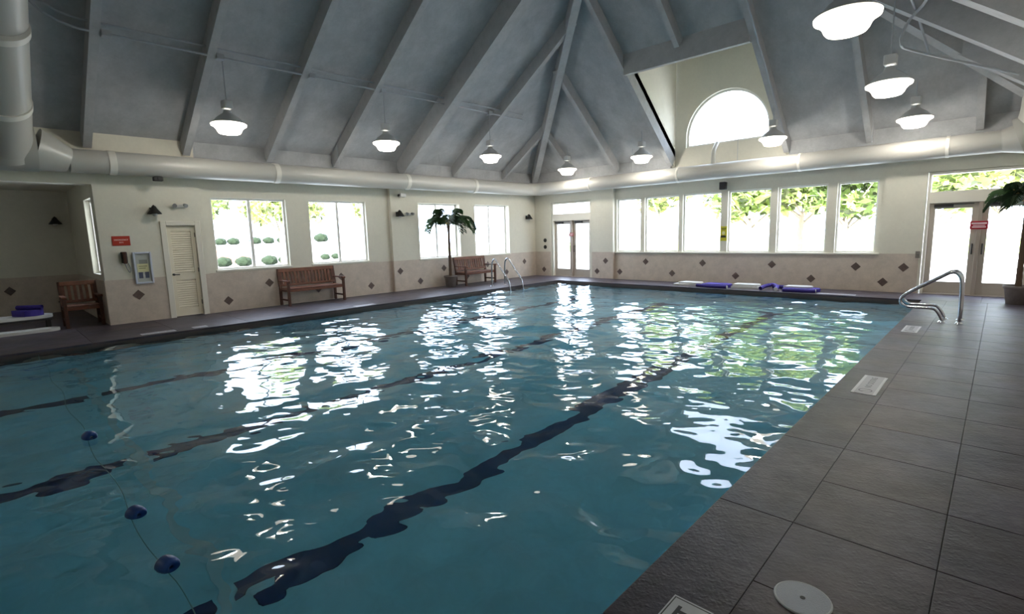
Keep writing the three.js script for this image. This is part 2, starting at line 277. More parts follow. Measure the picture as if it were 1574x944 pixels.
// ---------------------------------------------------------------- ceiling: decking, rafters, hips, dormer
{
  const c = struct('ceiling'), D = E + DROP, T = 0.25, ov = 0.5;
  const yl = (x) => D + SL * x, yf = (z) => D + SF * z, yr = (x) => D + SR * (W - x);
  mesh('roof_deck', slabPoly([V(-ov, yl(-ov), -ov * ZA / XR), V(XR, yl(XR), ZA), V(XR, yl(XR), ZF + 0.4), V(-ov, yl(-ov), ZF + 0.4)], T), M.deckRoof, c);
  mesh('roof_deck', slabPoly([V(W + ov, yr(W + ov), -0.45), V(W + ov, yr(W + ov), ZF + 0.4), V(XR, yr(XR), ZF + 0.4), V(XR, yr(XR), ZA)], T), M.deckRoof, c);
  const XA = 5.8, XB = 9.0, ZH = 2.85, ZO = -0.4;
  mesh('roof_deck', slabPoly([V(-ov, yf(ZO), ZO), V(XA, yf(ZO), ZO), V(XA, yf(hipL(XA)), hipL(XA))].reverse(), T), M.deckRoof, c);
  mesh('roof_deck', slabPoly([V(XB, yf(ZO), ZO), V(W + ov, yf(ZO), ZO), V(XB, yf(hipR(XB)), hipR(XB))].reverse(), T), M.deckRoof, c);
  mesh('roof_deck', slabPoly([V(XA, yf(ZH), ZH), V(XB, yf(ZH), ZH), V(XB, yf(hipR(XB)), hipR(XB)), V(XR, yf(ZA), ZA), V(XA, yf(hipL(XA)), hipL(XA))].reverse(), T), M.deckRoof, c);
  // dormer cheeks, ceiling and header
  const cheek = (x0, x1) => { const s = new THREE.Shape([[BAY - 0.03, E + 0.1], [BAY - 0.03, 6.85], [-ZH - 0.1, 6.85], [-ZH - 0.1, yf(ZH) - 0.2]].map(([a, b]) => new THREE.Vector2(a, b))); const g = new THREE.ExtrudeGeometry(s, { depth: x1 - x0, bevelEnabled: false }); g.rotateY(Math.PI / 2); g.translate(x0, 0, 0); return boxUV(g); };
  mesh('dormer_cheek', cheek(XA - 0.1, XA), M.wall, c); mesh('dormer_cheek', cheek(XB, XB + 0.1), M.wall, c);
  mesh('dormer_ceiling', box(XA - 0.1, 6.72, -0.3, XB + 0.1, 6.9, ZH + 0.12), M.wall, c);
  mesh('dormer_header', box(XA, E + SF * ZH - 0.02, ZH - 0.02, XB, 6.74, ZH + 0.1), M.rafter, c);
  // added grey boards in the roof-deck tone, hiding the cream wall tops
  mesh('added_grey_board', box(-BAY - 0.02, 3.25, 0, 0.006, D + 0.1, 11.72), M.deckRoof, c);
  mesh('added_grey_board', box(0, 3.25, -BAY - 0.02, XA - 0.1, D + 0.1, 0.006), M.deckRoof, c); mesh('added_grey_board', box(XB + 0.1, 3.25, -BAY - 0.02, W, D + 0.1, 0.006), M.deckRoof, c);
  // rafters, undersides on the plane E + slope
  const N = 'rafter';
  const raf = (a, b, w, h, name = N) => mesh(name, beam(a, b, w, h), M.rafter, c);
  const dl = 0.03;
  for (const [z, w, h] of [[17.1, 0.14, 0.34], [15.35, 0.14, 0.34], [13.6, 0.14, 0.34], [11.88, 0.14, 0.34], [10.08, 0.14, 0.34], [8.32, 0.14, 0.34], [6.14, 0.3, 0.52], [4.1, 0.14, 0.34], [1.72, 0.12, 0.28]]) {
    const xe = z > ZA ? XR : XR * z / ZA; raf(V(-0.1, yl(-0.1) + dl, z), V(xe, yl(xe) + dl, z), w, h);
    if (z > 5) { const xs = W + 0.1, xe2 = z > ZA ? XR : W - (W - XR) * z / ZA; raf(V(xs, yr(xs) + dl, z), V(xe2, yr(xe2) + dl, z), w, h); }
  }
  for (const z of [3.4, 1.7]) { const xs = W + 0.1, xe2 = W - (W - XR) * z / ZA; raf(V(xs, yr(xs) + dl, z), V(xe2, yr(xe2) + dl, z), 0.3, 0.4); }
  for (const [x, z0] of [[1.95, -0.1], [3.78, -0.1], [5.74, -0.1], [7.36, ZH + 0.05], [9.06, -0.1], [10.9, -0.1], [12.88, -0.1]]) {
    const ze = x < XR ? hipL(x) : hipR(x); raf(V(x, yf(z0) + dl, z0), V(x, yf(ze) + dl, ze), 0.13, x < 2 ? 0.26 : 0.32);
  }
  raf(V(-0.1, yl(-0.1) + dl, hipL(-0.1)), V(XR, yl(XR) + dl, ZA), 0.2, 0.46, 'hip_rafter');
  raf(V(W + 0.1, yr(W + 0.1) + dl, hipR(W + 0.1)), V(XR, yr(XR) + dl, ZA), 0.2, 0.46, 'hip_rafter');
  raf(V(XR, yl(XR) + dl, ZA - 0.2), V(XR, yl(XR) + dl, ZF), 0.22, 0.6, 'ridge_beam');
}

// ---------------------------------------------------------------- windows and doors
let wn = 0;
function windowSet(u0, u1, v0, v1, toX, depthC, mullion, sillOut) { // frame profile 5 cm, glass in the middle
  const g = struct(`window_${++wn}`), f = 0.045, d = 0.03;
  const b = (a0, b0, a1, b1, c0, c1, r = 0.004) => toX ? box(depthC + c0, b0, a0, depthC + c1, b1, a1, r) : box(a0, b0, depthC + c0, a1, b1, depthC + c1, r);
  mesh('frame', merge([b(u0, v0, u0 + f, v1, -d, d), b(u1 - f, v0, u1, v1, -d, d), b(u0 + f, v0, u1 - f, v0 + f, -d, d), b(u0 + f, v1 - f, u1 - f, v1, -d, d)]), M.whiteFrame, g);
  if (mullion) mesh('mullion', b((u0 + u1) / 2 - 0.035, v0 + f, (u0 + u1) / 2 + 0.035, v1 - f, -d, d), M.whiteFrame, g);
  const halves = mullion ? [[u0 + f, (u0 + u1) / 2 - 0.035], [(u0 + u1) / 2 + 0.035, u1 - f]] : [[u0 + f, u1 - f]];
  for (const [a, c] of halves) mesh('pane', toX ? new THREE.PlaneGeometry(c - a, v1 - v0 - 2 * f).rotateY(Math.PI / 2).translate(depthC, (v0 + v1) / 2, (a + c) / 2) : new THREE.PlaneGeometry(c - a, v1 - v0 - 2 * f).translate((a + c) / 2, (v0 + v1) / 2, depthC), M.glass, g);
  if (sillOut) mesh('sill', b(u0 - 0.04, v0 - 0.045, u1 + 0.04, v0 + 0.004, 0.03, sillOut, 0.008), M.trim, g);
  return g;
}
windowSet(winL[0][0], winL[0][1], winL[0][2], winL[0][3], true, -0.24, true, 0.15);
windowSet(winL[1][0], winL[1][1], winL[1][2], winL[1][3], true, -0.24, true, 0.15);
windowSet(winL[2][0], winL[2][1], winL[2][2], winL[2][3], true, -0.24, true, 0.27);
windowSet(winL[3][0], winL[3][1], winL[3][2], winL[3][3], true, -0.24, true, 0.27);
for (const q of winF) windowSet(q[0], q[1], q[2], q[3], false, -0.24, false, 0);
windowSet(-1.35, -0.38, 1.05, 2.66, false, 13.48, true, 0);
{ // arched window
  const g = struct(`window_${++wn}`);
  const ring = (r, y0) => { const s = new THREE.Shape(); s.moveTo(arch.x - r, y0); s.lineTo(arch.x - r, arch.yc); s.absarc(arch.x, arch.yc, r, Math.PI, 0, true); s.lineTo(arch.x + r, y0); s.lineTo(arch.x - r, y0); return s; };
  const s = ring(arch.r, arch.y0), h = ring(arch.r - 0.06, arch.y0 + 0.06); s.holes.push(new THREE.Path(h.getPoints(40)));
  const fr = new THREE.ExtrudeGeometry(s, { depth: 0.06, bevelEnabled: false, curveSegments: 40 }); fr.translate(0, 0, -0.27); mesh('frame', boxUV(fr), M.whiteFrame, g);
  const pg = new THREE.ShapeGeometry(ring(arch.r - 0.06, arch.y0 + 0.06), 40); pg.translate(0, 0, -0.24); mesh('pane', pg, M.glass, g);
}
{ // the sill board under the six far windows and the casings
  const t = struct('trim_1'); mesh('sill_board', box(3.61, 0.905, -BAY, 11.24, 0.95, -0.06, 0.008), M.trim, t);
}
function doublePair(n, x0, x1, top, transom, sign) {
  const g = struct(`door_${n}`), zc = -0.15, f = 0.055, xm = (x0 + x1) / 2;
  mesh('frame', merge([box(x0, 0, -0.2, x0 + f, transom, -0.02, 0.005), box(x1 - f, 0, -0.2, x1, transom, -0.02, 0.005), box(x0 + f, transom - f, -0.2, x1 - f, transom, -0.02, 0.005)]), M.trim, g);
  mesh('transom_rail', box(x0 + f, top, -0.2, x1 - f, top + 0.26, -0.02, 0.005), M.trim, g);
  mesh('transom_pane', new THREE.PlaneGeometry(x1 - x0 - 2 * f, transom - top - 0.26 - f).translate(xm, (transom - f + top + 0.26) / 2, zc), M.glass, g);
  mesh('mullion', box(xm - 0.035, 0.01, -0.2, xm + 0.035, top, -0.04, 0.006), M.doorStile, g);
  mesh('threshold', box(x0 + f, 0, -0.25, x1 - f, 0.018, 0.02, 0.005), M.doorStile, g);
  for (const s of [-1, 1]) {
    const a = s < 0 ? x0 + f : xm + 0.035, b = s < 0 ? xm - 0.035 : x1 - f, st = 0.105;
    const d = mesh('door_leaf', merge([box(a, 0.02, zc - 0.022, a + st, top, zc + 0.022, 0.004), box(b - st, 0.02, zc - 0.022, b, top, zc + 0.022, 0.004), box(a + st, 0.02, zc - 0.022, b - st, 0.29, zc + 0.022, 0.004), box(a + st, top - 0.13, zc - 0.022, b - st, top, zc + 0.022, 0.004)]), M.doorFrame, g);
    mesh('pane', new THREE.PlaneGeometry(b - a - 2 * st, top - 0.13 - 0.29).translate((a + b) / 2, (top - 0.13 + 0.29) / 2, zc), M.glass, d);
    const hx = s < 0 ? b - 0.05 : a + 0.05;
    mesh('handle', merge([cyl(V(hx, 0.93, zc + 0.07), V(hx, 1.17, zc + 0.07), 0.013), cyl(V(hx, 0.95, zc), V(hx, 0.95, zc + 0.07), 0.01), cyl(V(hx, 1.15, zc), V(hx, 1.15, zc + 0.07), 0.01)]), M.darkGrey, d);
    mesh('door_closer', merge([box(a + 0.08, top - 0.1, zc + 0.022, a + 0.42, top - 0.03, zc + 0.075, 0.008), box(a + 0.2, top - 0.045, zc + 0.05, b - 0.08, top - 0.03, zc + 0.07)]), M.darkGrey, d);
  }
  return g;
}
doublePair(1, 0.86, 2.66, 2.1, 2.78);
doublePair(2, 12.08, 13.96, 2.1, 2.8);
{ // louvered utility door on the left wall
  const g = struct('door_3'), z0 = 11.86, z1 = 12.42, x = -0.05;
  mesh('frame', merge([box(-0.2, 0, 11.75, 0.03, 2.16, 11.86, 0.006), box(-0.2, 0, 12.42, 0.03, 2.16, 12.53, 0.006), box(-0.2, 2.06, 11.86, 0.03, 2.16, 12.42, 0.006)]), M.trim, g);
  mesh('backing', box(-0.3, 0, 11.84, -0.2, 2.07, 12.44), M.doorPaint, g);
  const st = 0.085, leaf = mesh('door_leaf', merge([box(x - 0.04, 0.015, z0 + 0.004, x, 2.05, z0 + st, 0.003), box(x - 0.04, 0.015, z1 - st, x, 2.05, z1 - 0.004, 0.003), box(x - 0.04, 0.015, z0 + st, x, 0.2, z1 - st), box(x - 0.04, 0.84, z0 + st, x, 1.0, z1 - st), box(x - 0.04, 1.93, z0 + st, x, 2.05, z1 - st), box(x - 0.045, 0.2, z0 + st, x - 0.035, 1.93, z1 - st)]), M.doorPaint, g);
  const lg = box(-0.022, -0.003, z0 + st, 0.022, 0.003, z1 - st); lg.rotateZ(-1.1);
  for (const [a, b] of [[0.22, 0.83], [1.02, 1.92]]) for (let y = a + 0.02; y < b; y += 0.05) { const o = mesh('louver', lg, M.doorPaint, leaf); o.position.set(x - 0.018, y, 0); }
  mesh('handle', merge([cyl(V(x, 0.97, 12.37), V(x + 0.05, 0.97, 12.37), 0.025), cyl(V(x + 0.05, 0.97, 12.38), V(x + 0.05, 0.965, 12.26), 0.011)]), M.darkGrey, leaf);
  for (const y of [0.3, 1.05, 1.85]) mesh('hinge', cyl(V(x + 0.006, y - 0.05, z0 + 0.002), V(x + 0.006, y + 0.05, z0 + 0.002), 0.011, 0.011, 8), M.darkGrey, leaf);
}

// ---------------------------------------------------------------- air duct
{
  const d = thing('air_duct', 'long cream round air duct running along two walls under the ceiling', 'duct', [0, 0, 0]);
  const r = 0.225, y = 3.29, o = 0.43;
  mesh('duct_run', cyl(V(o, y, 0.9), V(o, y, 13.95), r, r, 40), M.duct, d);
  const el = (cx, cz, a0, a1, R0) => { const pts = []; for (let i = 0; i <= 16; i++) { const a = a0 + (a1 - a0) * i / 16; pts.push(V(cx + R0 * Math.cos(a), y, cz + R0 * Math.sin(a))); } return new THREE.TubeGeometry(new THREE.CatmullRomCurve3(pts), 24, r, 40, false); };
  mesh('elbow', el(0.9, 0.9, Math.PI, 1.5 * Math.PI, 0.47), M.duct, d);
  mesh('duct_run', cyl(V(0.88, y, o), V(13.3, y, o), r, r, 40), M.duct, d);
  for (const z of [13.3, 10.1, 6.3, 3.6]) mesh('collar', cyl(V(o, y, z - 0.06), V(o, y, z + 0.06), r + 0.012, r + 0.012, 40), M.ductBand, d);
  for (const x of [3.0, 6.2, 9.5, 12.4]) mesh('collar', cyl(V(x - 0.03, y, o), V(x + 0.03, y, o), r + 0.01, r + 0.01, 40), M.ductBand, d);
  // near-end boot, wide trunk and the riser that climbs under the roof slope
  mesh('boot', cyl(V(o, y, 13.95), V(o + 0.05, y + 0.15, 14.42), r + 0.004, 0.4, 40), M.duct, d);
  mesh('duct_run', cyl(V(o + 0.05, y + 0.15, 14.4), V(o + 0.05, y + 0.15, 17.6), 0.4, 0.4, 40), M.duct, d);
  mesh('riser_elbow', tube([V(o + 0.1, y + 0.05, 14.8), V(o + 0.25, y + 0.2, 14.8), V(o + 0.6, y + 0.42, 14.8), V(o + 1.0, y + 0.66, 14.8)], 0.36, 30, 36), M.duct, d);
  mesh('riser', cyl(V(o + 0.95, y + 0.63, 14.8), V(5.2, 3.05 + 0.67 * 5.2, 14.8), 0.36, 0.36, 36), M.duct, d);
  for (const q of [1.5, 2.8]) mesh('collar', cyl(V(q, y + 0.63 + 0.62 * (q - o - 0.95), 14.8), V(q + 0.09, y + 0.63 + 0.62 * (q + 0.09 - o - 0.95), 14.8), 0.375, 0.375, 36), M.ductBand, d);
  // far corner riser on the right
  mesh('boot', cyl(V(13.25, y, o), V(13.7, y + 0.05, o), r + 0.004, 0.36, 40), M.duct, d);
  mesh('riser_elbow', tube([V(13.5, y + 0.03, o), V(13.75, y + 0.12, o + 0.02), V(13.86, y + 0.45, o + 0.1), V(13.88, y + 0.9, o + 0.3), V(13.88, y + 1.1, o + 0.5)], 0.4, 40, 40), M.duct, d);
  mesh('riser', cyl(V(13.88, y + 1.05, o + 0.45), V(13.88, y + 1.2, 2.4), 0.38, 0.38, 40), M.duct, d);
  // small branch pipe up to the arched window
  mesh('branch_pipe', tube([V(7.22, y + 0.2, o), V(7.21, y + 0.42, o - 0.03), V(7.2, y + 0.6, o - 0.1), V(7.2, 4.12, 0.12)], 0.06, 24, 16), M.duct, d);
  for (const z of [11.8, 8.4, 5.0, 2.0]) { mesh('hanger_rod', cyl(V(o, y + r, z), V(o, 4.2, z), 0.006, 0.006, 6), M.conduit, d); }
  for (const x of [4.6, 7.9, 11.0]) { mesh('hanger_rod', cyl(V(x, y + r, o), V(x, 4.25, o), 0.006, 0.006, 6), M.conduit, d); }
}

// ---------------------------------------------------------------- pendant lamps (light set just under each glowing bowl)
const hangL = 5.15;
function lamp(x, y, z, top, label) {
  const t = thing('pendant_lamp', label, 'lamp', [x, y, z], 0, 'bell pendant lamps');
  if (!lamp.g) {
    lamp.h = new THREE.LatheGeometry([[0.05, 0.3], [0.07, 0.29], [0.085, 0.24], [0.12, 0.215], [0.2, 0.155], [0.26, 0.09], [0.3, 0.055], [0.305, 0.045], [0.29, 0.045]].map(([a, b]) => new THREE.Vector2(a, b)), 40);
    lamp.g = new THREE.LatheGeometry([[0, -0.15], [0.13, -0.149], [0.185, -0.138], [0.21, -0.11], [0.232, -0.06], [0.272, -0.015], [0.312, 0.005], [0.318, 0.035], [0.28, 0.045], [0, 0.045]].map(([a, b]) => new THREE.Vector2(a, b)), 40);
    lamp.b = merge([new RoundedBoxGeometry(0.17, 0.15, 0.17, 2, 0.015).translate(0, 0.4, 0)]);
  }
  mesh('housing', lamp.h, M.lampHousing, t); mesh('glass_bowl', lamp.g, M.lampLens, t); mesh('ballast_box', lamp.b, M.lampHousing, t);
  mesh('stem', cyl(V(0, 0.46, 0), V(0, top - y, 0), 0.011, 0.011, 8), M.conduit, t);
  const l = new THREE.PointLight(new THREE.Color(1, 0.945, 0.85), LAMP_POWER); l.position.set(0, -0.22, 0); l.shadow.radius = 4; l.castShadow = true; l.name = 'lamp_light'; t.add(l);
  return t;
}
lamp(2.33, 3.9, 11.68, hangL, 'bell lamp under the left roof slope above the louvered door');
lamp(2.43, 3.9, 8.2, hangL, 'bell lamp under the left roof slope above the wooden bench between windows');
lamp(2.4, 3.9, 4.66, hangL, 'bell lamp under the left roof slope, third from the louvered door');
lamp(2.54, 3.75, 1.18, 4.45, 'smallest bell lamp, in the far corner right of the hip rafter');
lamp(5.38, 3.82, 1.23, 4.6, 'bell lamp just left of the arched dormer window');
lamp(9.07, 3.82, 1.3, 4.65, 'bell lamp at the right edge of the arched dormer window');
lamp(11.87, 3.82, 1.31, 4.65, 'bell lamp nearest the exit doors at the far right');
lamp(11.9, 3.85, 4.95, 5.4, 'second largest bell lamp, under the right roof slope');
lamp(12.02, 3.85, 8.64, 5.4, 'largest bell lamp, at the top right of the picture');

// ---------------------------------------------------------------- conduits on the roof
{
  const c = thing('conduit_run', 'pair of grey electrical conduits crossing the rafters of the left roof slope', 'conduit');
  for (const y of [5.15, 5.3]) mesh('conduit', tube([V(2.36, y + 0.6, 14.6), V(2.36, y + 0.15, 14.25), V(2.36, y, 13.85), V(2.36, y, 13.4), V(2.36, y, 9), V(2.36, y, 3.2)], 0.02, 60, 8), M.conduit, c);
  for (const z of [13.45, 11.74, 9.94, 8.18, 4.62]) mesh('junction_box', box(2.28, 5.1, z - 0.07, 2.44, 5.2, z + 0.07, 0.01), M.conduit, c);
  const c2 = thing('conduit_run', 'grey conduits bending over the right hip rafter at the top right', 'conduit');
  const y = (z) => E + SR * 2.4 - 0.02;
  mesh('conduit', tube([V(12.0, 5.36, 9.5), V(12.0, 5.36, 6), V(12.0, 5.36, 3.4), V(12.0, 5.3, 2.6), V(12.1, 4.9, 2.0)], 0.022, 50, 8), M.conduit, c2);
  mesh('conduit', tube([V(12.25, 5.2, 9.5), V(12.25, 5.2, 5), V(12.2, 5.15, 4.4), V(12.0, 5.0, 4.2), V(11.9, 4.7, 4.1), V(12.1, 4.62, 3.6), V(13.4, 4.2, 2.4)], 0.022, 60, 8), M.conduit, c2);
  mesh('junction_box', box(11.85, 5.3, 4.88, 12.05, 5.44, 5.02, 0.01), M.conduit, c2);
  const c3 = thing('conduit_run', 'grey conduit dropping along the rafter right of the dormer', 'conduit');
  mesh('conduit', tube([V(9.16, E + SF * 4.2 - 0.03, 4.2), V(9.16, E + SF * 3 - 0.03, 3), V(9.16, E + SF * 1.5 - 0.03, 1.5), V(9.16, E + SF * 0.7 - 0.03, 0.7)], 0.022, 40, 8), M.conduit, c3);
}

// ---------------------------------------------------------------- wall things
function sconce(pos, label, turn = Math.PI / 2) {
  const t = thing('wall_lamp', label, 'wall lamp', pos, turn, 'black cone wall lamps');
  mesh('back_plate', box(-0.05, -0.07, 0, 0.05, 0.07, 0.025, 0.01), M.black, t);
  mesh('arm', tube([V(0, 0.02, 0.02), V(0, 0.08, 0.08), V(0, 0.11, 0.14), V(0, 0.09, 0.16)], 0.012, 16, 8), M.black, t);
  mesh('shade', new THREE.LatheGeometry([[0.02, 0.1], [0.035, 0.09], [0.06, 0.04], [0.13, -0.06], [0.135, -0.075], [0.125, -0.07]].map(([a, b]) => new THREE.Vector2(a, b)), 24).translate(0, 0, 0.16), M.black, t);
  mesh('bulb_glass', new THREE.SphereGeometry(0.05, 16, 12).translate(0, -0.07, 0.16), M.foamWhite, t);
  return t;
}
sconce([0, 2.38, 12.63], 'black cone wall lamp left of the louvered door');
sconce([0, 2.36, 6.38], 'black cone wall lamp on the wall left of the potted palm');
sconce([0, 2.28, 0.5], 'black cone wall lamp near the far corner beside the glass doors');
sconce([-4, 2.3, 13.92], 'black cone wall lamp inside the shaded alcove');
{
  const t = thing('emergency_light', 'small grey twin-head emergency light above the louvered door', 'emergency light', [0, 2.49, 12.12], Math.PI / 2);
  mesh('body', box(-0.12, -0.04, 0, 0.12, 0.04, 0.06, 0.012), M.foamWhite, t);
  for (const s of [-1, 1]) mesh('lamp_head', cyl(V(s * 0.09, 0.03, 0.06), V(s * 0.11, 0.0, 0.13), 0.03, 0.045, 16), M.grey, t);
}
{
  const t = thing('emergency_light', 'small grey twin-head emergency light beside the wall lamp left of the palm', 'emergency light', [0, 2.36, 5.98], Math.PI / 2);
  mesh('body', box(-0.12, -0.04, 0, 0.12, 0.04, 0.06, 0.012), M.foamWhite, t);
  for (const s of [-1, 1]) mesh('lamp_head', cyl(V(s * 0.09, 0.03, 0.06), V(s * 0.11, 0.0, 0.13), 0.03, 0.045, 16), M.grey, t);
}
{
  const t = thing('security_camera', 'small pale box camera high on the left wall under the duct', 'camera', [0, 2.92, 6.3], Math.PI / 2);
  mesh('bracket', box(-0.03, -0.03, 0, 0.03, 0.03, 0.1, 0.008), M.darkGrey, t); mesh('body', box(-0.06, -0.06, 0.08, 0.14, 0.05, 0.22, 0.02), M.foamWhite, t); mesh('lens', cyl(V(-0.06, 0, 0.15), V(-0.1, -0.01, 0.16), 0.03, 0.035, 16), M.black, t);
}
{
  const t = thing('wall_speaker', 'small black speaker above the yellow sign under the duct', 'speaker', [7.38, 2.9, -BAY + 0.002]);
  mesh('bracket', box(-0.03, -0.03, 0, 0.03, 0.03, 0.1, 0.006), M.darkGrey, t); mesh('cabinet', box(-0.09, -0.12, 0.08, 0.09, 0.1, 0.24, 0.02), M.black, t); mesh('grille', box(-0.075, -0.1, 0.236, 0.075, 0.085, 0.246, 0.004), M.darkGrey, t);
}
{
  const t = thing('duct_sensor', 'small black sensor box hanging under the duct above the alcove edge', 'sensor', [0.43, 3.065, 12.55]);
  mesh('body', box(-0.06, -0.09, -0.09, 0.06, 0, 0.09, 0.02), M.black, t); mesh('probe', cyl(V(0, -0.03, 0), V(0.09, -0.03, 0), 0.018), M.darkGrey, t);
}
{
  const t = thing('red_sign', 'red rectangular sign with white lettering above the wall phone', 'sign', [0, 1.75, 13.25], Math.PI / 2);
  const tex = canvasTex(256, 160, (c, w, h) => { c.fillStyle = '#b5321e'; c.fillRect(0, 0, w, h); c.fillStyle = '#f2d9cf'; c.textAlign = 'center'; c.font = 'bold 36px sans-serif'; c.fillText('EMERGENCY', w / 2, 74); c.font = 'bold 40px sans-serif'; c.fillText('911', w / 2, 124); });
  mesh('plate', box(-0.155, -0.1, 0.001, 0.155, 0.1, 0.014, 0.004), M.red, t);
  mesh('print', new THREE.PlaneGeometry(0.29, 0.18).translate(0, 0, 0.016), std({ map: tex, roughness: 0.5 }), t);
}
{
  const t = thing('wall_phone', 'dark wall telephone with hanging cord under the red sign', 'telephone', [0, 1.38, 13.24], Math.PI / 2);
  mesh('body', box(-0.055, -0.1, 0.001, 0.055, 0.14, 0.06, 0.02), M.darkGrey, t);
  mesh('handset', merge([box(-0.03, -0.1, 0.085, 0.03, 0.13, 0.11, 0.012), box(-0.033, 0.07, 0.06, 0.033, 0.14, 0.11, 0.015), box(-0.033, -0.11, 0.06, 0.033, -0.04, 0.11, 0.015)]), std({ color: 0x4a2a20, roughness: 0.5 }), t);
  mesh('cord', tube([V(0, -0.1, 0.05), V(0.03, -0.22, 0.04), V(0.07, -0.3, 0.04), V(0.09, -0.22, 0.03), V(0.06, -0.1, 0.02)], 0.009, 30, 8), M.grey, t);
}
{
  const t = thing('notice_case', 'white framed notice case hanging on the wall beside the louvered door', 'notice case', [0, 1.165, 12.93], Math.PI / 2);
  const f = 0.035, w = 0.165, h = 0.34;
  mesh('frame', merge([box(-w, -h, 0.001, -w + f, h, 0.06, 0.008), box(w - f, -h, 0.001, w, h, 0.06, 0.008), box(-w + f, -h, 0.001, w - f, -h + f, 0.06, 0.008), box(-w + f, h - f, 0.001, w - f, h, 0.06, 0.008)]), std({ color: 0xc9cfdc, roughness: 0.4 }), t);
  const tex = canvasTex(192, 416, (c, W_, H_) => { c.fillStyle = '#b9bdb6'; c.fillRect(0, 0, W_, H_); c.fillStyle = '#8e9188'; c.fillRect(50, 90, 110, 60); c.fillStyle = '#e3dfae'; c.fillRect(20, 150, 150, 120); c.fillStyle = '#8a8d62'; c.fillRect(40, 180, 110, 10); c.fillRect(40, 210, 90, 10); c.fillStyle = '#39435c'; c.fillRect(28, 272, 56, 90); c.fillRect(112, 272, 52, 90); c.fillStyle = '#c7c9c4'; c.fillRect(84, 300, 28, 40); });
  mesh('notice', box(-w + f, -h + f, 0.004, w - f, h - f, 0.012), std({ color: 0xb9bdb6 }), t);
  mesh('print', new THREE.PlaneGeometry(2 * (w - f), 2 * (h - f)).translate(0, 0, 0.014), std({ map: tex, roughness: 0.6 }), t);
  mesh('cover_glass', new THREE.PlaneGeometry(2 * (w - f), 2 * (h - f)).translate(0, 0, 0.045), M.glass, t);
}
{
  const t = thing('yellow_sign', 'tall narrow yellow warning sign on the post between far windows', 'sign', [7.375, 1.5, -BAY + 0.001]);
  const tex = canvasTex(128, 256, (c, w, h) => { c.fillStyle = '#c9c026'; c.fillRect(0, 0, w, h); c.fillStyle = '#20200c'; c.fillRect(12, 26, 104, 14); c.fillRect(24, 52, 80, 10); c.fillStyle = '#e8e6b0'; c.beginPath(); c.arc(64, 116, 32, 0, 7); c.fill(); c.fillStyle = '#14140a'; c.fillRect(14, 160, 100, 40); });
  mesh('plate', box(-0.1, -0.215, 0, 0.1, 0.215, 0.012, 0.004), std({ color: 0xc9c026, roughness: 0.5 }), t);
  mesh('print', new THREE.PlaneGeometry(0.19, 0.42).translate(0, 0, 0.0135), std({ map: tex, roughness: 0.5 }), t);
}
function doorSign(x, label, s = 1) {
  const t = thing('door_sign', label, 'sign', [x, 1.58, -0.038]);
  const tex = canvasTex(256, 160, (c, w, h) => { c.fillStyle = '#a5122c'; c.fillRect(0, 0, w, h); c.fillStyle = '#f4dfe2'; c.fillRect(16, 28, 224, 30); c.fillRect(40, 78, 176, 14); c.fillRect(26, 108, 204, 24); });
  mesh('plate', box(-0.15 * s, -0.09 * s, 0, 0.15 * s, 0.09 * s, 0.01, 0.003), M.red, t);
  mesh('print', new THREE.PlaneGeometry(0.29 * s, 0.17 * s).translate(0, 0, 0.012), std({ map: tex, roughness: 0.5 }), t);
}
doorSign(13.02, 'red and white sign across the meeting stiles of the right exit doors');
doorSign(1.76, 'red and white sign on the far left corner glass doors', 0.7);
{
  const t = thing('card_reader', 'small grey access box on the frame left of the right exit doors', 'access box', [12.0, 0.92, 0]);
  mesh('body', box(-0.045, -0.08, 0.001, 0.045, 0.08, 0.05, 0.01), std({ color: 0x7d766c, roughness: 0.4 }), t); mesh('key', cyl(V(0, 0.02, 0.05), V(0, 0.02, 0.062), 0.018), M.steel, t);
}
for (const [y, l] of [[1.38, 'upper'], [1.12, 'lower']]) {
  const t = thing('wall_button', `${l} of two small dark round switches beside the far corner doors`, 'switch', [0.52, y, 0.002]);
  mesh('plate', cyl(V(0, 0, 0), V(0, 0, 0.02), 0.075, 0.07, 20), M.black, t); mesh('knob', cyl(V(0, 0, 0.02), V(0, 0, 0.045), 0.035, 0.03, 16), M.darkGrey, t);
}

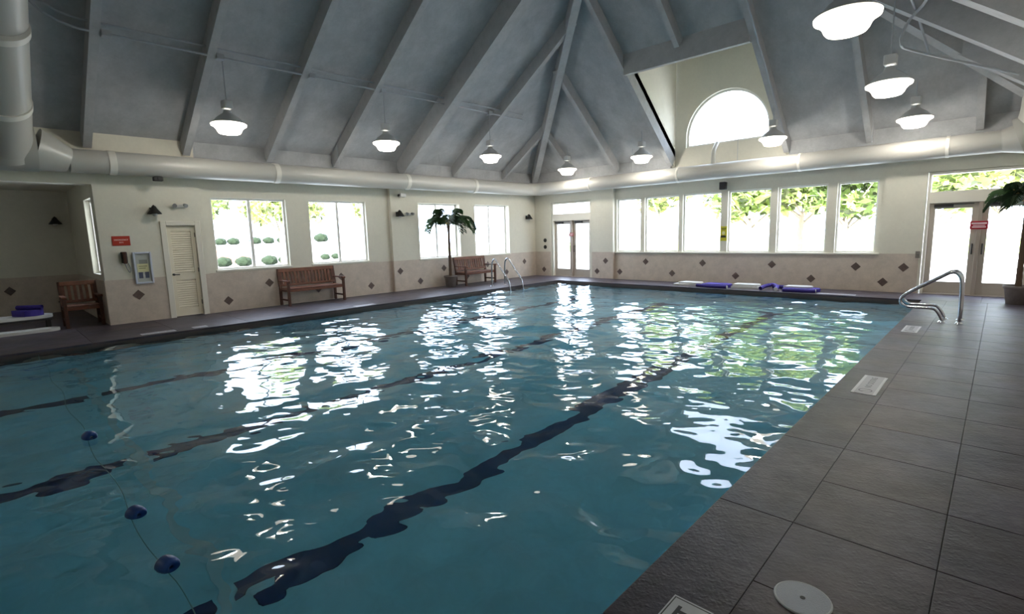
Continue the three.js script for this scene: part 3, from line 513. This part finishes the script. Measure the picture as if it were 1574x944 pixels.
// ---------------------------------------------------------------- wooden garden benches
function bench(len, label, pos, turn, group) { // back along -z, faces +z, origin under its middle
  const t = thing('garden_bench', label, 'bench', pos, turn, group), h = len / 2, wd = M.wood, sw = (i) => wd[i % 3];
  for (const s of [-1, 1]) {
    mesh('leg', box(s * h - 0.03, 0, 0.2, s * h + 0.03, 0.62, 0.26, 0.006), M.woodDark, t);
    const bl = merge([box(-0.03, 0, -0.3, 0.03, 0.46, -0.24, 0.006), beam(V(0, 0.44, -0.235), V(0, 0.93, -0.33), 0.06, 0.055)]); bl.translate(s * h, 0, 0); mesh('leg', bl, M.woodDark, t);
    mesh('arm_rest', merge([box(s * h - 0.04, 0.62, -0.28, s * h + 0.04, 0.65, 0.24, 0.008), cyl(V(s * h - 0.04, 0.625, 0.25), V(s * h + 0.04, 0.625, 0.25), 0.032, 0.032, 14)]), wd[1], t);
    mesh('side_rail', box(s * h - 0.018, 0.36, -0.25, s * h + 0.018, 0.42, 0.21), M.woodDark, t);
    mesh('stretcher', box(s * h - 0.016, 0.13, -0.25, s * h + 0.016, 0.17, 0.21), M.woodDark, t);
  }
  mesh('front_rail', box(-h, 0.36, 0.19, h, 0.42, 0.225, 0.005), wd[0], t);
  for (let i = 0; i < 5; i++) mesh('seat_slat', box(-h + 0.01, 0.425, -0.24 + i * 0.096, h - 0.01, 0.447, -0.16 + i * 0.096, 0.004), sw(i), t);
  mesh('top_rail', (() => { const g = box(-h, -0.045, -0.02, h, 0.045, 0.02, 0.008); g.rotateX(-0.19); g.translate(0, 0.885, -0.335); return g; })(), wd[2], t);
  mesh('bottom_rail', (() => { const g = box(-h, -0.03, -0.018, h, 0.03, 0.018, 0.006); g.rotateX(-0.19); g.translate(0, 0.51, -0.262); return g; })(), wd[0], t);
  const n = Math.round(len / 0.095), sg = box(-0.026, -0.17, -0.009, 0.026, 0.17, 0.009, 0.003); sg.rotateX(-0.19);
  for (let i = 0; i < n; i++) { const o = mesh('back_slat', sg, sw(i + 1), t); o.position.set(-h + (i + 0.5) * len / n, 0.695, -0.298); }
  return t;
}
const T90 = Math.PI / 2;
bench(1.5, 'brown slatted wooden bench below the two large windows beside the louvered door', [0.24, 0, 9.3], T90, 'wooden benches');
bench(1.35, 'brown slatted wooden bench next to the potted palm', [0.45, 0, 3.62], T90, 'wooden benches');
const armchair = bench(0.58, 'slatted wooden armchair at the edge of the shaded alcove', [-0.5, 0, 13.98], T90);
armchair.name = 'garden_armchair'; armchair.userData.category = 'chair';

// ---------------------------------------------------------------- potted palms
function palm(label, pos, turn, scale, seed, trunkH) {
  const t = thing('potted_palm', label, 'palm', pos, turn, 'potted palms'), r = rng(seed);
  mesh('pot', new THREE.LatheGeometry([[0, 0], [0.16, 0], [0.2, 0.3], [0.225, 0.32], [0.225, 0.37], [0.2, 0.37], [0.19, 0.33], [0, 0.33]].map(([a, b]) => new THREE.Vector2(a, b)), 28), M.pot, t);
  mesh('soil', new THREE.CylinderGeometry(0.19, 0.19, 0.03, 20).translate(0, 0.335, 0), M.soil, t);
  const rp = []; for (let i = 0; i <= 24; i++) { const k = i / 24; rp.push(new THREE.Vector2((0.05 - 0.018 * k) * (1 + (i % 2) * 0.1) + (k > 0.86 ? 0.035 * (k - 0.86) / 0.14 : 0), 0.34 + (trunkH - 0.34) * k)); }
  mesh('trunk', new THREE.LatheGeometry(rp, 12), M.trunk, t);
  for (let i = 0; i < 7; i++) { // dry husks under the crown
    const a = i / 7 * 6.28 + r(), L = 0.36 + 0.12 * r(); const g = new THREE.PlaneGeometry(0.12, L, 1, 3); const p = g.attributes.position; for (let k = 0; k < p.count; k++) { const s = (p.getY(k) / L + 0.5); p.setXYZ(k, p.getX(k) * (1.2 - s), s * L * 0.6, 0.05 + s * L * 0.7); } g.computeVertexNormals(); g.rotateY(a); g.translate(0, trunkH - 0.02, 0); mesh('dry_husk', g, M.frondDry, t);
  }
  const nf = 18;
  for (let i = 0; i < nf; i++) {
    const a = (i * 2.39996) % (Math.PI * 2) + (r() - 0.5) * 0.3, up = i % 3 === 0, L = (up ? 0.6 : 0.95 + 0.3 * r()) * scale, rise = (up ? 0.75 : 0.3 + 0.35 * r()) * scale, droop = (up ? 0.3 : 0.7 + 0.4 * r()) * scale, P = [], idx = [];
    const at = (s) => V(L * s * (1 - 0.12 * s), rise * Math.sin(Math.min(1, s * 1.25) * 1.5) * (1 - 0.1 * s) - droop * s * s * s * 0.75, 0), seg = 22;
    const rp2 = []; for (let k = 0; k <= 8; k++) rp2.push(at(k / 8)); const g0 = new THREE.TubeGeometry(new THREE.CatmullRomCurve3(rp2), 14, 0.008, 5);
    for (let k = 2; k < seg; k++) for (const s of [-1, 1]) {
      const q = at(k / seg), q2 = at(Math.min(1, (k + 0.9) / seg)), w = (0.2 + 0.16 * Math.sin(k / seg * Math.PI)) * scale * (1.05 - k / seg * 0.5), dr = 0.07 + 0.09 * r(), b = P.length / 3;
      P.push(q.x, q.y, 0, q.x + 0.03, q.y + 0.004, 0, (q.x + q2.x) / 2 + w * 0.62 + 0.01, q.y - dr * 0.35, s * w * 0.6, q.x + w * 0.85, q.y - dr, s * w); idx.push(b, b + 1, b + 2, b, b + 2, b + 3);
    }
    const g1 = new THREE.BufferGeometry(); g1.setAttribute('position', new THREE.Float32BufferAttribute(P, 3)); g1.setAttribute('uv', new THREE.Float32BufferAttribute(new Float32Array(P.length / 3 * 2), 2)); g1.setIndex(idx); const g2 = g1.toNonIndexed(); g2.computeVertexNormals();
    const g = merge([g0, g2]); g.rotateY(a); g.translate(0, trunkH, 0); mesh('frond', g, M.frond[i % 3], t);
  }
  return t;
}
palm('slender artificial palm in a grey pot beside the wooden bench', [0.4, 0, 4.72], 0.4, 0.8, 5, 2.05);
palm('dark palm whose fronds hang in at the right edge beside the exit doors', [13.72, 0, 1.1], 2.0, 0.6, 8, 2.05);

// ---------------------------------------------------------------- pool rails
function figureRail(x, z, name, label, pts, feet, group, dz) {
  const t = thing(name, label, 'handrail', [x, 0, z], 0, group);
  for (const k of [0, 1]) { const o = mesh('rail', tube(pts.map((p) => V(p[0], p[1], k * dz + (p[2] ?? 0))), 0.024, 110, 14, 0.4), M.steel, t); for (const f of feet) mesh('escutcheon', cyl(V(f[0], 0, k * dz + (f[1] ?? 0)), V(f[0], 0.02, k * dz + (f[1] ?? 0)), 0.06, 0.04, 20), M.steel, o); }
  return t;
}
figureRail(13.0, 4.28, 'pool_handrail', 'pair of bent stainless steel pool handrails beside the right exit doors',
  [[0, -0.02], [0, 0.3], [-0.01, 0.62], [-0.03, 0.76], [-0.09, 0.835], [-0.17, 0.83], [-0.3, 0.74], [-0.55, 0.57], [-0.73, 0.44], [-0.79, 0.37], [-0.79, 0.29], [-0.73, 0.235], [-0.6, 0.225], [-0.4, 0.225], [-0.32, 0.21], [-0.26, 0.13], [-0.22, 0.04], [-0.22, -0.02]], [[0], [-0.22]], undefined, -0.42);
figureRail(1.5, 3.9, 'pool_handrail', 'pair of slim steel pool rails at the far left pool edge near the bench',
  [[0, -0.02], [0, 0.4], [0.02, 0.72], [0.1, 0.86], [0.2, 0.84], [0.45, 0.55], [0.75, 0.2], [0.82, -0.1], [0.82, -0.4]], [[0]], undefined, -0.6);

// ---------------------------------------------------------------- foam pool gear on the far deck
function noodle(label, pts, r, m) { const t = thing('pool_noodle', label, 'pool noodle', pts[0]); const p = pts.map((q) => V(q[0] - pts[0][0], q[1] - pts[0][1], q[2] - pts[0][2])); mesh('foam', tube(p, r, 30, 14), m, t); const e = p[p.length - 1], d = e.clone().sub(p[p.length - 2]).normalize(); mesh('end_cap', cyl(e, e.clone().addScaledVector(d, 0.012), r * 0.98, r * 0.9, 14), M.foamWhite, t); }
function board(label, pos, turn, len, wid, th, m, tilt = 0) {
  const t = thing('kickboard', label, 'kickboard', pos, turn, 'foam kickboards'); const s = new THREE.Shape(); s.moveTo(-len / 2, -wid / 2); s.lineTo(len * 0.3, -wid / 2); s.absarc(len / 2 - wid / 2, 0, wid / 2, -Math.PI / 2, Math.PI / 2, false); s.lineTo(-len / 2, wid / 2); s.lineTo(-len / 2, -wid / 2);
  const g = new THREE.ExtrudeGeometry(s, { depth: th - 0.012, bevelEnabled: true, bevelSize: 0.006, bevelThickness: 0.006, bevelSegments: 2 }); g.rotateX(-Math.PI / 2); g.translate(0, 0.006, 0); g.rotateZ(tilt); mesh('foam', boxUV(g), m, t); mesh('edge_band', boxUV(new THREE.BoxGeometry(0.03, th * 0.5, wid * 0.9).translate(-len / 2 - 0.004, th / 2, 0).rotateZ(tilt)), M.purpleDeep, t);
}
board('leftmost white foam kickboard on the far pool deck', [6.72, 0.001, 0.72], 0.1, 0.8, 0.42, 0.05, M.foamWhite);
board('white foam kickboard lying on top of the leftmost one', [6.8, 0.055, 0.7], -0.15, 0.66, 0.38, 0.045, M.foamWhite);
board('flat purple foam mat right of the leftmost white kickboards', [7.6, 0.001, 0.74], 0.02, 0.74, 0.46, 0.09, M.purple);
board('wide white foam kickboard between the two purple foam heaps', [8.4, 0.001, 0.72], -0.02, 0.7, 0.46, 0.06, M.foamWhite);
board('white foam kickboard on top of the wide white one', [8.4, 0.065, 0.7], 0.04, 0.66, 0.4, 0.05, M.foamWhite);
board('long purple foam mat at the right end of the foam gear', [9.78, 0.001, 0.75], 0.02, 0.8, 0.45, 0.08, M.purple);
board('pale foam kickboard on the purple mat at the right end', [9.7, 0.085, 0.7], 0.06, 0.6, 0.36, 0.04, M.foamWhite);
noodle('purple pool noodle bent into the middle foam heap', [[8.86, 0.051, 1.08], [8.9, 0.09, 0.85], [9.05, 0.12, 0.7], [9.2, 0.09, 0.85], [9.24, 0.051, 1.08]], 0.05, M.purple);
noodle('purple pool noodle lying across the middle foam heap', [[8.98, 0.05, 0.42], [9.1, 0.05, 0.46], [9.28, 0.05, 0.5]], 0.05, M.purpleDeep);
noodle('deep purple pool noodle at the water edge by the left boards', [[7.1, 0.046, 1.06], [7.6, 0.046, 1.12], [8.0, 0.046, 1.15]], 0.045, M.purpleDeep);
noodle('long purple pool noodle along the pool edge at the right end', [[9.42, 0.046, 1.14], [9.8, 0.046, 1.12], [10.15, 0.046, 1.06]], 0.045, M.purpleDeep);
// gear in the alcove
{
  const t = thing('gear_rack', 'low dark rack under the foam mats in the shaded alcove', 'rack', [-0.75, 0, 15.1], T90);
  mesh('shelf', box(-0.75, 0.2, -0.3, 0.62, 0.24, 0.3, 0.01), M.darkGrey, t); for (const x of [-0.7, 0.57]) for (const z of [-0.26, 0.26]) mesh('leg', box(x - 0.025, 0, z - 0.025, x + 0.025, 0.2, z + 0.025), M.darkGrey, t);
  board('pale foam mat on the low rack in the alcove', [-0.72, 0.242, 15.1], T90, 1.3, 0.55, 0.06, M.foamWhite);
  board('second pale foam mat on the floor before the alcove rack', [-0.28, 0.001, 15.0], T90, 1.2, 0.32, 0.06, M.foamWhite);
  board('purple foam mat folded on the end of the alcove rack', [-0.66, 0.306, 14.78], 0.5, 0.42, 0.36, 0.12, M.purple);
  noodle('purple pool noodle on the alcove foam mats', [[-0.5, 0.473, 14.6], [-0.62, 0.473, 14.78], [-0.8, 0.473, 14.95]], 0.045, M.purpleDeep);
}

// ---------------------------------------------------------------- things on the right deck
{
  const t = thing('skimmer_lid', 'round white skimmer lid with a dark centre hole on the near deck', 'lid', [12.88, 0, 12.985]);
  mesh('rim', new THREE.TorusGeometry(0.112, 0.006, 8, 48).rotateX(Math.PI / 2).translate(0, 0.003, 0), M.whiteTile, t);
  const pr = bumpTex(nFine, 0.15); const lidM = std({ color: 0xc6c8d2, roughness: 0.5, bumpMap: pr, bumpScale: 0.002 });
  mesh('lid', boxUV(new THREE.CylinderGeometry(0.108, 0.11, 0.008, 48).translate(0, 0.004, 0)), lidM, t);
  mesh('finger_hole', new THREE.CylinderGeometry(0.011, 0.011, 0.002, 20).translate(0, 0.0086, 0), M.black, t);
}
function deckTile(label, x0, z0, x1, z1, tex, along) {
  const t = thing('deck_marker', label, 'marker', [(x0 + x1) / 2, 0, (z0 + z1) / 2]); const w = x1 - x0, d = z1 - z0;
  mesh('tile', box(-w / 2, 0, -d / 2, w / 2, 0.004, d / 2), M.whiteTile, t);
  const g = along ? new THREE.PlaneGeometry(w * 0.97, d * 0.97) : new THREE.PlaneGeometry(d * 0.97, w * 0.97); g.rotateX(-Math.PI / 2); if (!along) g.rotateY(x0 < 6 ? -Math.PI / 2 : Math.PI / 2); g.translate(0, 0.0052, 0); mesh('print', g, std({ map: tex, roughness: 0.45 }), t);
}
const ndTex = (k) => canvasTex(512, 160, (c, w, h) => {
  c.fillStyle = '#b5b4bc'; c.fillRect(0, 0, w, h); c.fillStyle = '#d8d7dc'; c.fillRect(0, 0, w, 18); c.fillRect(0, h - 18, w, 18); c.fillStyle = '#4c4a58'; c.textAlign = 'center'; c.textBaseline = 'middle'; c.font = 'bold 58px sans-serif'; c.fillText('NO DIVING', w * 0.62, h / 2);
  c.strokeStyle = '#5d5a68'; c.lineWidth = 9; c.beginPath(); c.arc(84, h / 2, 42, 0, 6.3); c.stroke(); c.beginPath(); c.moveTo(54, h / 2 - 30); c.lineTo(114, h / 2 + 30); c.stroke(); });
deckTile('white no diving tile on the right pool edge, the nearer one', 12.42, 8.68, 12.63, 9.46, ndTex());
deckTile('white no diving tile on the right pool edge beside the steel handrails', 12.38, 4.95, 12.58, 5.6, ndTex());
deckTile('white marker tile on the left pool edge below the notice case', 1.86, 12.9, 2.04, 13.45, ndTex());
deckTile('short white marker tile on the left pool edge below the louvered door', 1.84, 12.35, 2.02, 12.6, ndTex());
deckTile('white marker tile on the left pool edge below the wooden bench', 1.9, 8.55, 2.08, 9.1, ndTex());
deckTile('white marker tile on the far pool edge right of the foam gear', 10.2, 1.0, 11.0, 1.16, ndTex(), true);
deckTile('white depth tile with black letters at the bottom edge of the picture', 12.44, 13.34, 12.62, 13.72, canvasTex(384, 192, (c, w, h) => { c.fillStyle = '#cfcfd2'; c.fillRect(0, 0, w, h); c.strokeStyle = '#26262a'; c.lineWidth = 6; c.strokeRect(8, 8, w - 16, h - 16); c.fillStyle = '#0d0d10'; c.textAlign = 'center'; c.textBaseline = 'middle'; c.font = 'bold 150px sans-serif'; c.fillText('4 FT', w / 2, h / 2 + 6); }));

// ---------------------------------------------------------------- safety rope with floats
{
  const t = thing('float_rope', 'thin pool safety rope strung across the near end of the water', 'rope', [0, WATER + 0.005, 14.88]);
  const pts = []; for (let i = 0; i <= 40; i++) { const k = i / 40; pts.push(V(PX0 + (PX1 - PX0) * k, 0.004 * Math.sin(i * 2.1) - 0.035, 0.02 * Math.sin(i * 0.9))); } mesh('rope', tube(pts, 0.0028, 160, 8), M.rope, t);
  for (const x of [PX0, PX1]) mesh('rope_anchor', new THREE.TorusGeometry(0.025, 0.007, 8, 16).translate(x + (x < 5 ? 0.02 : -0.02), 0, 0), M.steel, t);
  for (const [x, l] of [[11.6, 'blue and white rope float nearest the right pool edge'], [10.22, 'largest blue rope float in the lower left of the water'], [9.42, 'second blue rope float above the largest one'], [7.42, 'small blue rope float farther out on the water']]) {
    const f = thing('rope_float', l, 'float', [x, WATER + 0.014, 14.86 + 0.005], 0, 'rope floats'); f.rotation.z = Math.PI / 2; f.rotation.y = 0.3;
    mesh('body', new THREE.LatheGeometry([[0.012, -0.037], [0.035, -0.058], [0.05, -0.035], [0.055, 0], [0.05, 0.035]].map(([a, b]) => new THREE.Vector2(a, b)), 24), M.floatBlue, f);
    mesh('cap', new THREE.LatheGeometry([[0.05, 0.035], [0.036, 0.057], [0.012, 0.063]].map(([a, b]) => new THREE.Vector2(a, b)), 24), M.floatWhite, f);
  }
}

// ---------------------------------------------------------------- outdoors
{
  const s = struct('ground'); mesh('paving', box(-80, -0.35, -90, W + 60, -0.12, -0.31), M.outGround, s); mesh('paving', box(-80, -0.35, -0.31, -0.32, -0.125, 13.38), M.outGround, s); mesh('paving', box(-80, -0.35, 13.38, -4.32, -0.125, 60), M.outGround, s);
  mesh('terrace', box(-60, -0.12, -16, -31.22, 1.38, 14), M.outGround, s);
  mesh('lawn', box(-40, -0.13, -60, 50, -0.1, -22), M.lawn, s);
}
function tree(label, x, z, h, rad, seed, k) {
  const t = thing('broadleaf_tree', label, 'tree', [x, -0.12, z], 0, 'trees outside the far windows'), r = rng(seed), th = h * 0.42;
  const parts = [cyl(V(0, 0, 0), V(0.1, th, 0.05), 0.16, 0.1, 10)];
  for (let i = 0; i < 6; i++) { const a = i / 6 * 6.28 + r(), l = rad * 0.8; parts.push(cyl(V(0.1, th - 0.1 - 0.1 * i, 0.05), V(0.1 + Math.cos(a) * l, th + l * (0.3 + 0.5 * r()), 0.05 + Math.sin(a) * l), 0.06, 0.02, 6)); }
  mesh('trunk', merge(parts), M.bark, t);
  const lg = new THREE.BufferGeometry(); lg.setAttribute('position', new THREE.Float32BufferAttribute([-0.07, 0, 0, 0, 0.02, 0.16, 0.07, 0, 0, 0, 0.02, -0.16], 3)); lg.setIndex([0, 1, 2, 0, 2, 3]); lg.computeVertexNormals();
  const n = 1500; const im = new THREE.InstancedMesh(lg, M.leafOut[k % 4], n); im.name = 'foliage'; im.userData = { kind: 'stuff' }; im.castShadow = im.receiveShadow = true;
  const m = new THREE.Matrix4(), q = new THREE.Quaternion(), e = new THREE.Euler(), blobs = []; for (let i = 0; i < 16; i++) { const a = r() * 6.28, u = Math.sqrt(r()) * rad * 0.8; blobs.push([Math.cos(a) * u, th + (h - th) * (0.1 + 0.8 * r()), Math.sin(a) * u, rad * (0.22 + 0.22 * r())]); }
  const col = new THREE.Color();
  for (let i = 0; i < n; i++) { const b = blobs[Math.floor(r() * 16)]; const a = r() * 6.28, c = 2 * r() - 1, s = Math.sqrt(1 - c * c), d = b[3] * Math.cbrt(r()); e.set(r() * 6, r() * 6, r() * 6); q.setFromEuler(e); const sc = 1 + r() * 0.9; m.compose(V(b[0] + d * s * Math.cos(a), b[1] + d * c * 0.75, b[2] + d * s * Math.sin(a)), q, V(sc, sc, sc)); im.setMatrixAt(i, m); const g = r() < 0.3 ? 0.12 + 0.2 * r() : 0.7 + 0.5 * r(); im.setColorAt(i, col.setRGB(g, g, g * 0.9)); }
  t.add(im); return t;
}
[[5.0, -9, 5.2, 1.9, 'seen through the second far window'], [6.6, -11, 5.8, 2.2, 'seen through the third far window'], [8.6, -9.5, 5.0, 1.9, 'seen through the fourth far window'], [10.4, -12, 6.2, 2.4, 'seen through the fifth far window'], [11.6, -8.5, 4.8, 1.6, 'seen through the sixth far window'], [-1.5, -13, 6, 2.2, 'seen through the transom of the far corner doors'], [2.2, -15, 6.4, 2.5, 'seen through the first far window'], [13.2, -14, 5.4, 1.8, 'seen through the right exit doors']].forEach(([x, z, h, r, l], i) => tree(`sunlit broadleaf tree outdoors ${l}`, x, z, h, r, 300 + i, i));
[[-14, 4.2, 5.6, 2.0, 'seen at the top of the left wall window above the bench'], [-18, 7.6, 6, 2.3, 'seen at the right of the window beside the louvered door'], [-13, -1.5, 5.2, 1.9, 'seen through the windows behind the palm']].forEach(([x, z, h, r, l], i) => tree(`sunlit broadleaf tree outdoors ${l}`, x, z, h, r, 340 + i, i + 1).userData.group = 'trees outside the left windows');
{
  const w = thing('retaining_wall', 'low pinkish brick retaining wall outdoors beyond the left windows', 'wall', [-31, -0.12, 1.5]);
  mesh('wall_body', box(-0.2, 0, -1.8, 0.2, 1.4, 6, 0.03), M.brickWall, w); mesh('cap', box(-0.26, 1.4, -1.8, 0.26, 1.5, 6, 0.03), M.outGround, w);
  const g = mergeVertices(new THREE.IcosahedronGeometry(0.5, 4)); { const p = g.attributes.position, r = rng(5); for (let i = 0; i < p.count; i++) { const k = 0.85 + 0.3 * r(); p.setXYZ(i, p.getX(i) * k, (p.getY(i) * k + 0.42) * 0.9, p.getZ(i) * k); } g.computeVertexNormals(); }
  const gn = boxUV(g.clone());
  const shrub = (x, y, z, s, l) => { const o = mesh(numbered('round_shrub'), gn, M.shrub, scene); o.position.set(x, y, z); o.scale.set(s, s * 0.85, s * 1.15); o.userData = { label: l, category: 'shrub', group: 'clipped shrubs outside the left windows' }; };
  [[-27, 3.18, 'leftmost clipped shrub of the low row seen through the large left window'], [-26, 2.14, 'second clipped shrub of the low row seen through the large left window'], [-25.6, 0.49, 'third clipped shrub of the low row, right of the window mullion'], [-25, -0.5, 'rightmost clipped shrub of the low row in the large left window'], [-29, -5.5, 'left one of two low shrubs seen through the window above the bench'], [-29.2, -6.6, 'right one of two low shrubs seen through the window above the bench']].forEach(([x, z, l], k) => shrub(x, -0.12, z, k < 4 ? 0.95 : 0.7, l));
  [[1.45, 'first'], [0.45, 'second'], [-1.3, 'third'], [-2.4, 'fourth'], [-3.6, 'fifth'], [-7.2, 'sixth and last']].forEach(([z, l]) => shrub(-33, 1.38, z, l[1] === 'i' && l.length > 7 ? 1.1 : 0.8, `${l} shrub from the left on the raised terrace outdoors`));
}

renderer.render(scene, camera);
